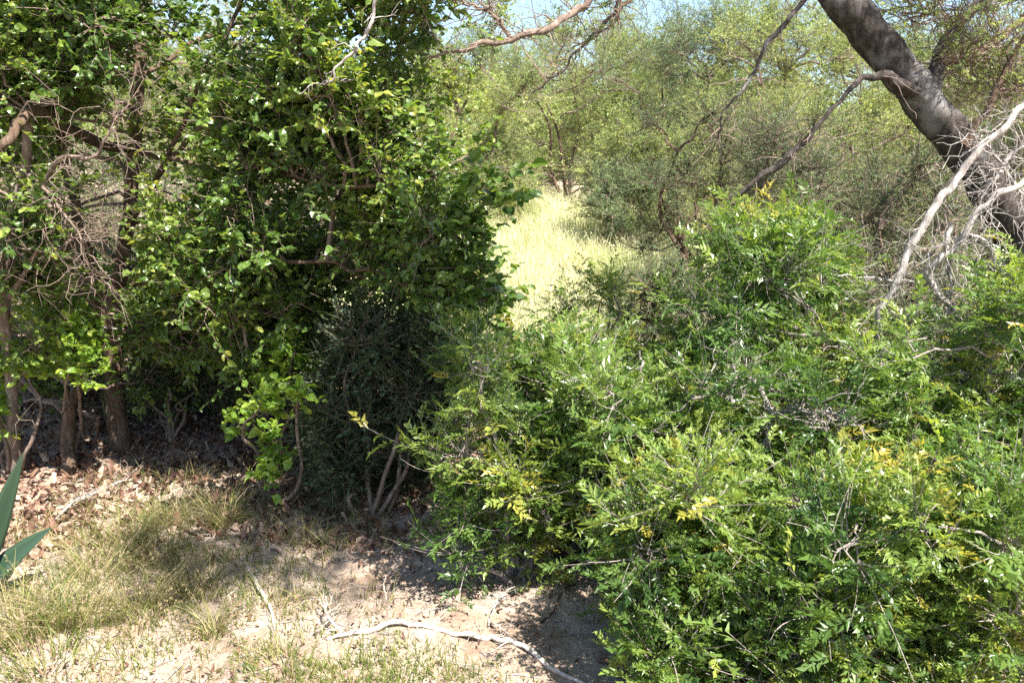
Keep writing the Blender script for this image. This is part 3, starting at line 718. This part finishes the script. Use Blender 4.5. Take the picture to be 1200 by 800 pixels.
# ------------------------------------------------------------------ leaning tree on the right
def leaning_tree():
    g = np.random.default_rng(21)
    base = on_ground(W(1300, 540, 4.25)[0], 4.25)
    t = thing('leaning_tree', base, 'thick grey trunked tree leaning in from the right edge over the thicket', 'tree')
    pts = [base - [0, 0, .1], W(1275, 460, 4.22), W(1240, 360, 4.2), W(1195, 270, 4.15), W(1140, 190, 4.1), W(1085, 122, 4.1), W(1035, 55, 4.1), W(978, -12, 4.1), W(925, -110, 4.15), W(860, -240, 4.3), W(800, -400, 4.5)]
    P, R = limb_path(pts, [.21, .175, .145, .12, .095, .09, .088, .088, .08, .07, .05], 12, .01, g)
    mb = MB(); tubes(mb, P, R, 22, 0, rough=.07, rg=g)
    mb.build('trunk', [M['bark']], t, True)
    sk = [P[96:]]
    limbs = [
        ([W(1085, 118, 4.05), W(1045, 92, 3.95), W(1015, 92, 3.85), W(985, 118, 3.8), W(950, 158, 3.8), W(915, 192, 3.8), W(880, 215, 3.8), W(850, 245, 3.85), W(800, 292, 3.9)], [.034, .026, .015, .010, .012, .018, .012, .006, .003], 'bark'),
        ([W(1090, 110, 4.1), W(1098, 75, 4.15), W(1115, 40, 4.2), W(1150, 0, 4.25), W(1200, -60, 4.3)], [.05, .035, .026, .022, .014], 'bark'),
        ([W(970, -40, 4.1), W(940, 5, 3.9), W(905, 48, 3.8), W(880, 90, 3.75), W(852, 128, 3.7), W(843, 165, 3.7)], [.02, .012, .010, .008, .005, .003], 'bark'),
        ([W(900, -160, 4.2), W(800, -70, 3.9), W(705, -10, 3.7), W(672, 14, 3.65), W(640, 33, 3.6), W(600, 47, 3.6), W(560, 54, 3.6), W(505, 66, 3.6)], [.04, .028, .018, .016, .015, .013, .010, .005], 'twig'),
        ([W(600, 47, 3.6), W(590, 28, 3.6), W(575, 14, 3.6), W(552, 6, 3.6), W(530, -10, 3.6)], [.010, .009, .008, .006, .004], 'twig'),
        ([W(860, -200, 4.3), W(790, -100, 4.2), W(735, -12, 4.1), W(718, 18, 4.1), W(690, 45, 4.1), W(655, 85, 4.1), W(622, 112, 4.1)], [.02, .014, .009, .008, .007, .005, .003], 'bark'),
        ([W(750, -30, 4.1), W(728, 12, 4.0), W(712, 34, 4.0), W(682, 52, 4.0)], [.010, .008, .006, .003], 'brown'),
        ([W(1098, 75, 4.15), W(1150, 60, 4.3), W(1200, 20, 4.5), W(1260, -40, 4.7)], [.03, .022, .016, .01], 'brown'),
        ([W(1130, 170, 4.0), W(1160, 120, 4.0), W(1190, 60, 4.0), W(1230, -10, 4.0)], [.022, .016, .012, .008], 'brown'),
    ]
    for i, (pts, rr, mm) in enumerate(limbs):
        P, R = limb_path(pts, rr, 8, .012 if i > 1 else .008, g)
        mb = MB(); tubes(mb, P, R, 9, 0, rough=.14, rg=g)
        # bare side twigs
        n = int(len(P) * (1.0 if i != 0 else .5)); ii = g.integers(6, len(P), n)
        a = P[ii]; e = a + unit(g.normal(size=(n, 3)) + unit(P[-1] - P[0]) * .8) * g.uniform(.06, .26, n)[:, None]
        S = strands(g, a, e, 6, .16); tubes(mb, S, np.linspace(.0028, .001, 6)[None] * np.ones((n, 1)), 4, 1)
        mb.build('limb', [M[mm], M['twig']], t, True)
        if i != 0: sk.append(P[8:])
    for q in range(2):  # unseen limbs added to carry the shade-casting clumps overhead
        a = W(925, -110, 4.15); e = np.array([1.1 - q * .5, 1.7 - q * .5, 4.25])
        P, R = limb_path([a, a * .6 + e * .4 + [0, 0, .15], a * .3 + e * .7 + [0, .1, .1], e], [.035, .028, .02, .01], 8, .015, g)
        mb = MB(); tubes(mb, P, R, 8, 0, rough=.14, rg=g); mb.build('limb', [M['bark']], t, True); sk.append(P[10:])
    sk = np.vstack(sk)
    mb = MB()
    hi = clumps_in(g, [(560, -420), (1250, -420), (1300, -30), (700, -30), (560, -80)], 15, 5.2, 7.0, .34)
    over = np.array([[g.uniform(1.4, 3.8), g.uniform(2.4, 4.8), g.uniform(3.6, 4.9), .24, .24, .18] for _ in range(22)] +  # unseen clumps added above the view to dapple the trunk with shade
                    [[g.uniform(.1, 1.3), g.uniform(.7, 1.75), g.uniform(3.9, 4.4), .18, .18, .12] for _ in range(26)])  # unseen clumps added overhead to throw shade on the lower left ground
    foliage(g, mb, over, sk, tpl_sprig(g, 6, .2), nb=6, nt=6, tl=.24, nl=7, ls=.06, r_limb=.01, r_sec=.004, r_tw=.002)
    foliage(g, mb, hi, sk, tpl_sprig(g, 6, .2), nb=8, nt=6, tl=.3, nl=7, ls=.075, r_limb=.012, r_sec=.005, r_tw=.002)
    low = clumps_in(g, [(1040, -20), (1220, -20), (1220, 150), (1130, 140), (1060, 40)], 24, 4.0, 4.9, .2)
    foliage(g, mb, low, sk, tpl_sprig(g, 6, .2), nb=7, nt=6, tl=.26, nl=6, ls=.04, r_limb=.008, r_sec=.004, r_tw=.0022, bare=.7)
    mid = clumps_in(g, [(520, -20), (760, -20), (700, 60), (640, 80), (560, 40)], 7, 3.7, 4.2, .10)
    foliage(g, mb, mid, sk, tpl_sprig(g, 6, .2), nb=5, nt=4, tl=.14, nl=6, ls=.04, r_limb=.004, r_sec=.002, r_tw=.001, bare=.3)
    mb.build('crown', [M['fine'], M['twig']], t)
leaning_tree()

# ------------------------------------------------------------------ dead wood
def dead(name, label, pieces, matn, ntw=20, tl=(.05, .2), seed=0, wob=.012, cat='dead branch', group=None, rtw=.0022, rest=None):
    g = np.random.default_rng(1200 + seed)
    first = np.asarray(pieces[0][0][0], float)
    t = thing(name, first, label, cat, group)
    for k, (pts, rr) in enumerate(pieces):
        P, R = limb_path(pts, rr, 9, wob, g)
        if rest is not None:
            P[:, 2] = np.maximum(P[:, 2], gz(P[:, 0], P[:, 1]) + R * .8); R = R * (1 + .18 * np.sin(np.arange(len(R)) * 1.9) * (g.random(len(R)) > .4)); R[-1] *= .8
        mb = MB(); tubes(mb, P, R, 9, 0, rough=.16, rg=g)
        n = max(2, int(ntw / len(pieces))); ii = g.integers(3, len(P), n)
        a = P[ii]; e = a + unit(g.normal(size=(n, 3)) + unit(P[-1] - P[0]) * .9) * g.uniform(*tl, n)[:, None]
        if rest is not None: e[:, 2] = np.maximum(e[:, 2], gz(e[:, 0], e[:, 1]) + .004)
        S = strands(g, a, e, 7, .2); tubes(mb, S, np.linspace(rtw, rtw * .35, 7)[None] * np.ones((n, 1)), 4, 0)
        # finer
        j = g.integers(0, n, n * 2); a2 = S[j, g.integers(2, 6, n * 2)]
        e2 = a2 + unit(g.normal(size=(n * 2, 3)) + unit(S[j, -1] - S[j, 0])) * g.uniform(tl[0] * .5, tl[1] * .6, n * 2)[:, None]
        if rest is not None: e2[:, 2] = np.maximum(e2[:, 2], gz(e2[:, 0], e2[:, 1]) + .004)
        tubes(mb, strands(g, a2, e2, 5, .18), np.linspace(rtw * .5, rtw * .25, 5)[None] * np.ones((n * 2, 1)), 3, 0)
        mb.build('stick' if k == 0 else 'side_branch', [M[matn]], t, True)
    return t

def gp(px, py, lift=.008):
    p = G(px, py); p[2] = float(gz(p[0], p[1])) + lift; return p

dead('dead_branch', 'pale forked dead branch hanging in front of the leaning trunk', [
    ([W(1225, 95, 3.3), W(1195, 125, 3.3), W(1150, 172, 3.3), W(1112, 225, 3.3), W(1080, 265, 3.3), W(1058, 310, 3.3), W(1036, 358, 3.3), W(1028, 410, 3.3)], [.013, .013, .014, .015, .017, .015, .012, .006]),
    ([W(1230, 200, 3.2), W(1195, 215, 3.2), W(1150, 245, 3.2), W(1118, 290, 3.25), W(1085, 320, 3.3), W(1110, 350, 3.3), W(1130, 378, 3.3), W(1146, 398, 3.3)], [.012, .012, .012, .013, .014, .013, .011, .006]),
    ([W(1118, 262, 3.27), W(1108, 290, 3.27), W(1112, 330, 3.3), W(1108, 385, 3.3)], [.010, .009, .006, .003]),
    ([W(1130, 270, 3.25), W(1160, 290, 3.2), W(1172, 320, 3.2), W(1182, 348, 3.2)], [.008, .008, .006, .004]),
], 'pale', 140, (.06, .3), 1)
dead('dead_branch', 'tangle of thin grey dead twigs covering the foot of the leaning trunk', [
    ([W(1230, 150, 3.55), W(1200, 170, 3.55), W(1160, 215, 3.5), W(1150, 260, 3.5)], [.012, .010, .007, .003]),
    ([W(1240, 250, 3.6), W(1200, 230, 3.55), W(1170, 190, 3.5), W(1150, 160, 3.5)], [.011, .009, .006, .003]),
], 'pale', 80, (.08, .3), 2, rtw=.0025)
dead('dead_branch', 'grey dead branch with drooping twigs in the middle of the right thicket', [
    ([G(905, 600), W(895, 540, 3.0), W(905, 490, 2.95), W(880, 445, 2.9), W(862, 430, 2.9), W(858, 470, 2.85)], [.014, .012, .011, .010, .009, .006]),
    ([W(905, 490, 2.95), W(930, 478, 2.85), W(965, 485, 2.8), W(1005, 484, 2.8)], [.009, .008, .007, .003]),
], 'pale', 70, (.05, .22), 3)
dead('dead_branch', 'short pale dead twig standing between the two middle feathery shrubs', [
    ([G(735, 590), W(733, 520, 3.1), W(742, 490, 3.1), W(752, 440, 3.1), W(750, 410, 3.1)], [.009, .008, .007, .006, .003]),
    ([W(742, 490, 3.1), W(725, 470, 3.1), W(712, 452, 3.1)], [.005, .004, .002]),
], 'pale', 26, (.04, .16), 4)
dead('dead_branch', 'straight pale dead twig above the golden tipped feathery shrub', [
    ([W(1075, 330, 3.7), W(1035, 328, 3.6), W(1000, 325, 3.5), W(965, 323, 3.5)], [.007, .006, .005, .003]),
], 'pale', 10, (.04, .12), 5)
dead('dead_branch', 'thin pale curved dead twig low in the bottom right shrub', [
    ([gp(1110, 760, .2), W(1040, 738, 2.05), W(990, 752, 2.0), W(945, 748, 2.0), W(905, 730, 2.0)], [.005, .005, .004, .003, .0015]),
    ([W(1040, 738, 2.05), W(985, 757, 2.02), W(930, 762, 2.0), W(860, 757, 2.0)], [.004, .003, .003, .0015]),
], 'pale', 14, (.03, .1), 6, rtw=.0012)
dead('dead_branch', 'pair of pale bare twigs sloping down in the bottom right corner', [
    ([W(1120, 742, 1.95), W(1150, 762, 1.93), W(1180, 780, 1.9), W(1230, 800, 1.9)], [.003, .004, .005, .005]),
    ([W(1122, 756, 1.95), W(1140, 775, 1.93), W(1150, 810, 1.9)], [.003, .004, .004]),
], 'pale', 10, (.03, .08), 7, rtw=.0012)
dead('dead_branch', 'pale dead branch stubs poking through the left edge of the brown stems', [
    ([W(185, 400, 4.2), W(140, 385, 4.2), W(90, 382, 4.2), W(30, 385, 4.2)], [.006, .006, .005, .002]),
], 'pale', 16, (.05, .2), 8)
dead('dead_branch', 'slender grey branch slanting across the upper middle of the broadleaf crown', [
    ([W(455, -25, 3.1), W(440, 10, 3.1), W(425, 42, 3.1), W(405, 68, 3.1), W(382, 100, 3.12)], [.007, .006, .006, .005, .003]),
], 'pale', 8, (.04, .12), 9)
# twiggy dead shrub, upper left
dead('dead_shrub', 'mass of fine grey brown dead twigs at the upper left edge', [
    ([G(20, 565), W(10, 430, 3.9), W(5, 300, 3.8), W(25, 200, 3.7), W(45, 110, 3.7), W(80, 60, 3.7), W(84, -20, 3.7)], [.03, .027, .025, .022, .02, .016, .010]),
    ([W(5, 320, 3.8), W(-20, 260, 3.7), W(-30, 150, 3.7), W(-10, 20, 3.7)], [.02, .017, .014, .008]),
    ([W(25, 200, 3.7), W(60, 230, 3.6), W(90, 270, 3.6), W(110, 330, 3.6)], [.010, .008, .006, .003]),
    ([W(10, 350, 3.8), W(40, 300, 3.7), W(70, 290, 3.6), W(120, 250, 3.6)], [.012, .009, .007, .003]),
    ([W(5, 300, 3.8), W(60, 200, 3.6), W(110, 180, 3.5), W(140, 130, 3.5)], [.012, .009, .007, .003]),
], 'twig', 190, (.1, .38), 10, cat='dead shrub', rtw=.0028)
# sticks lying on the sand
dead('fallen_stick', 'long bleached stick lying on the sand along the lower edge', [
    ([gp(384, 752, .012), gp(420, 747, .012), gp(470, 744, .014), gp(530, 748, .018), gp(575, 750, .02), gp(612, 762, .015), gp(650, 782, .012), gp(690, 806, .012)], [.005, .008, .009, .008, .009, .009, .008, .006]),
    ([gp(400, 748, .02), gp(386, 740, .05), gp(382, 724, .07)], [.006, .004, .002]),
], 'bleach', 26, (.02, .11), 20, .009, 'stick', 'sticks lying on the ground', .002, True)
dead('fallen_stick', 'thin pale stick pointing towards the viewer on the sand left of centre', [
    ([gp(285, 655), gp(296, 680), gp(310, 702), gp(318, 718), gp(322, 740)], [.004, .006, .008, .005, .003]),
], 'bleach', 6, (.02, .07), 21, .004, 'stick', 'sticks lying on the ground', .0015, True)
dead('fallen_stick', 'short grey stick lying beside the base of the nearest feathery shrub', [
    ([gp(570, 722), gp(582, 705), gp(606, 685), gp(632, 665)], [.003, .004, .005, .003]),
], 'pale', 6, (.03, .08), 22, .004, 'stick', 'sticks lying on the ground', .0015, True)
dead('fallen_stick', 'dark slanting stick on the sand just right of the nearest feathery shrub', [
    ([gp(634, 727), gp(648, 712), gp(662, 696), gp(674, 684)], [.003, .004, .004, .003]),
], 'brown', 4, (.02, .06), 23, .003, 'stick', 'sticks lying on the ground', .0015, True)
dead('fallen_stick', 'crooked thin stick propped up from the sand under the nearest feathery shrub', [
    ([gp(572, 735), gp(577, 722, .03), gp(590, 706, .05), gp(606, 690, .05)], [.003, .003, .003, .002]),
], 'pale', 5, (.02, .07), 24, .004, 'stick', 'sticks lying on the ground', .0013, True)
dead('fallen_stick', 'broken pale branch crossing the litter between the succulent and the tree stems', [
    ([gp(60, 612, .02), gp(90, 600, .06), gp(120, 585, .05), gp(150, 570, .03)], [.004, .006, .006, .004]),
], 'pale', 20, (.05, .16), 25, .005, 'stick', 'sticks lying on the ground', .002, True)
dead('fallen_stick', 'upright twig stub stuck in the sand behind the bleached stick', [
    ([gp(452, 706, -.01), gp(452, 706, .03), gp(450, 706, .07), gp(454, 706, .11)], [.003, .003, .002, .0015]),
], 'bleach', 2, (.02, .05), 26, .002, 'stick', 'sticks lying on the ground', .001, True)
dead('fallen_stick', 'reddish brown branch at the bottom edge under the spilling shrub', [
    ([gp(700, 772, .02), gp(725, 785, .03), gp(750, 805, .03)], [.008, .010, .009]),
], 'brown', 8, (.03, .09), 27, .004, 'stick', 'sticks lying on the ground', .002, True)

# ------------------------------------------------------------------ succulent at the left edge
def agave():
    base = gp(-38, 705, -.02)
    t = thing('agave', base, 'dark green sword leaved succulent cut off by the left edge', 'succulent')
    tips = [W(27, 530, base[1] + .05), W(60, 618, base[1] + .1), W(-60, 520, base[1] + .2), W(-10, 560, base[1] - .25), W(-50, 600, base[1] - .3), W(-140, 600, base[1] - .1), W(-90, 640, base[1] + .35)]
    for i, tip in enumerate(tips):
        m = 14; u = np.linspace(0, 1, m)
        mid = (base + tip) / 2 + np.array([0, 0, .04 if i else -.01])
        P = np.array([(1 - a) ** 2 * base + 2 * a * (1 - a) * mid + a * a * tip for a in u])
        T = unit(np.gradient(P, axis=0)); S = unit(np.cross(T, np.array([0, -.9, .45])) + 1e-6)
        if i == 0: S = unit(np.array([1.0, .35, 0]) - (T @ np.array([1.0, .35, 0]))[:, None] * T)
        N = np.cross(S, T)
        w = (.042 if i == 0 else .042) * np.interp(u, [0, .2, .5, .8, 1], [.75, .9, 1, .55, .04])
        prof = [(-1, .28), (-.55, .02), (0, -.16), (.55, .02), (1, .28), (.5, .34 - .28), (0, .10), (-.5, .06)]
        V = np.array([[P[k] + S[k] * w[k] * x + N[k] * w[k] * z for x, z in prof] for k in range(m)])
        idx = np.arange(m * 8).reshape(m, 8); a = idx[:-1]; b = idx[1:]
        f = np.stack([a, np.roll(a, -1, 1), np.roll(b, -1, 1), b], -1)
        rn = np.tile(np.array([.5, .3, .2, .35, .5, .35, .2, .3]), m)
        mb = MB(); mb.add(V, f, 0, rn); lf = mb.build('sword_leaf', [M['agave']], t, True)
agave()

# ------------------------------------------------------------------ grass tufts
TT = [
    (30, 745, 260, .17, 'lush green tuft in the bottom left corner under the succulent', 14, .75, .10),
    (85, 735, 200, .16, 'green and straw tuft with arching seed stalks in front of the succulent', 16, .55, .08),
    (150, 640, 200, .17, 'green tuft on the litter in front of the brown stems', 10, .7, .09),
    (205, 610, 190, .15, 'soft green tuft straight below the dark shaded shrub', 8, .7, .09),
    (265, 620, 150, .17, 'upright yellowish tuft below the bright round leaved sapling', 10, .55, .05),
    (165, 720, 130, .12, 'half dry tuft with drooping heads on the pale sand', 12, .3, .07),
    (225, 690, 150, .12, 'straw coloured tuft where the litter meets the pale sand', 12, .3, .08),
    (115, 680, 150, .15, 'straw tuft with tall bent stalks right of the succulent', 14, .4, .07),
    (250, 745, 90, .10, 'small pale tuft with a whitish stalk on the sand near the lower edge', 6, .3, .03),
    (330, 790, 160, .07, 'low green tuft at the bottom edge left of the bleached stick', 0, .8, .08),
    (410, 790, 120, .06, 'low green tuft just below the end of the bleached stick', 0, .8, .08),
    (190, 655, 130, .13, 'wispy tuft mixed of green and dry blades in the middle of the grass patch', 8, .5, .08),
    (360, 640, 90, .10, 'small dry tuft in the shade in front of the dark shrub', 4, .4, .05),
    (60, 790, 160, .10, 'short green tuft on the bottom edge near the left corner', 4, .7, .09),
]
for i, (px, py, n, h, lab, hd, gr, r) in enumerate(TT):
    tuft(px, py, int(n * 1.0), h * 1.5, lab, heads=int(hd * 1.6), green=gr, r=r * 1.4, seed=i, lean=.75, w=.0019)

# ------------------------------------------------------------------ light, sky, camera
AZ, EL = math.radians(140), math.radians(57)
sc = bpy.context.scene
w = bpy.data.worlds.new('World'); sc.world = w; w.use_nodes = True
nt = w.node_tree; bg = nt.nodes['Background']
sky = nt.nodes.new('ShaderNodeTexSky'); sky.sky_type = 'NISHITA'; sky.sun_disc = False
sky.sun_elevation = EL; sky.sun_rotation = AZ; sky.air_density = 1.0; sky.dust_density = .6
nt.links.new(sky.outputs[0], bg.inputs[0]); bg.inputs[1].default_value = .075
ld = bpy.data.lights.new('sun', 'SUN'); ld.energy = 5.0; ld.angle = math.radians(.53); ld.color = (1, .95, .87)
lo = bpy.data.objects.new('sun', ld); C.objects.link(lo)
from mathutils import Vector
dsun = Vector((math.sin(AZ) * math.cos(EL), math.cos(AZ) * math.cos(EL), math.sin(EL)))
lo.rotation_euler = (-dsun).to_track_quat('-Z', 'Y').to_euler(); lo.location = (3, 3, 12)

cam = bpy.data.cameras.new('camera'); co = bpy.data.objects.new('camera', cam); C.objects.link(co)
co.location = (0, 0, CAM_H); co.rotation_euler = (PI / 2 - PITCH, 0, 0)
cam.sensor_width = 36; cam.lens = FPX / 1200 * 36; cam.clip_end = 1000; cam.clip_start = .05
sc.camera = co
for o in C.objects:
    if '_loc' in o.keys(): del o['_loc']
sc.view_settings.view_transform = 'Standard'; sc.view_settings.look = 'None'
sc.view_settings.exposure = 1.9; sc.view_settings.gamma = 1
sc.cycles.max_bounces = 6; sc.cycles.diffuse_bounces = 3; sc.cycles.glossy_bounces = 2
sc.cycles.transmission_bounces = 4; sc.cycles.transparent_max_bounces = 4
sc.cycles.use_denoising = False
sc.cycles.caustics_reflective = False; sc.cycles.caustics_refractive = False
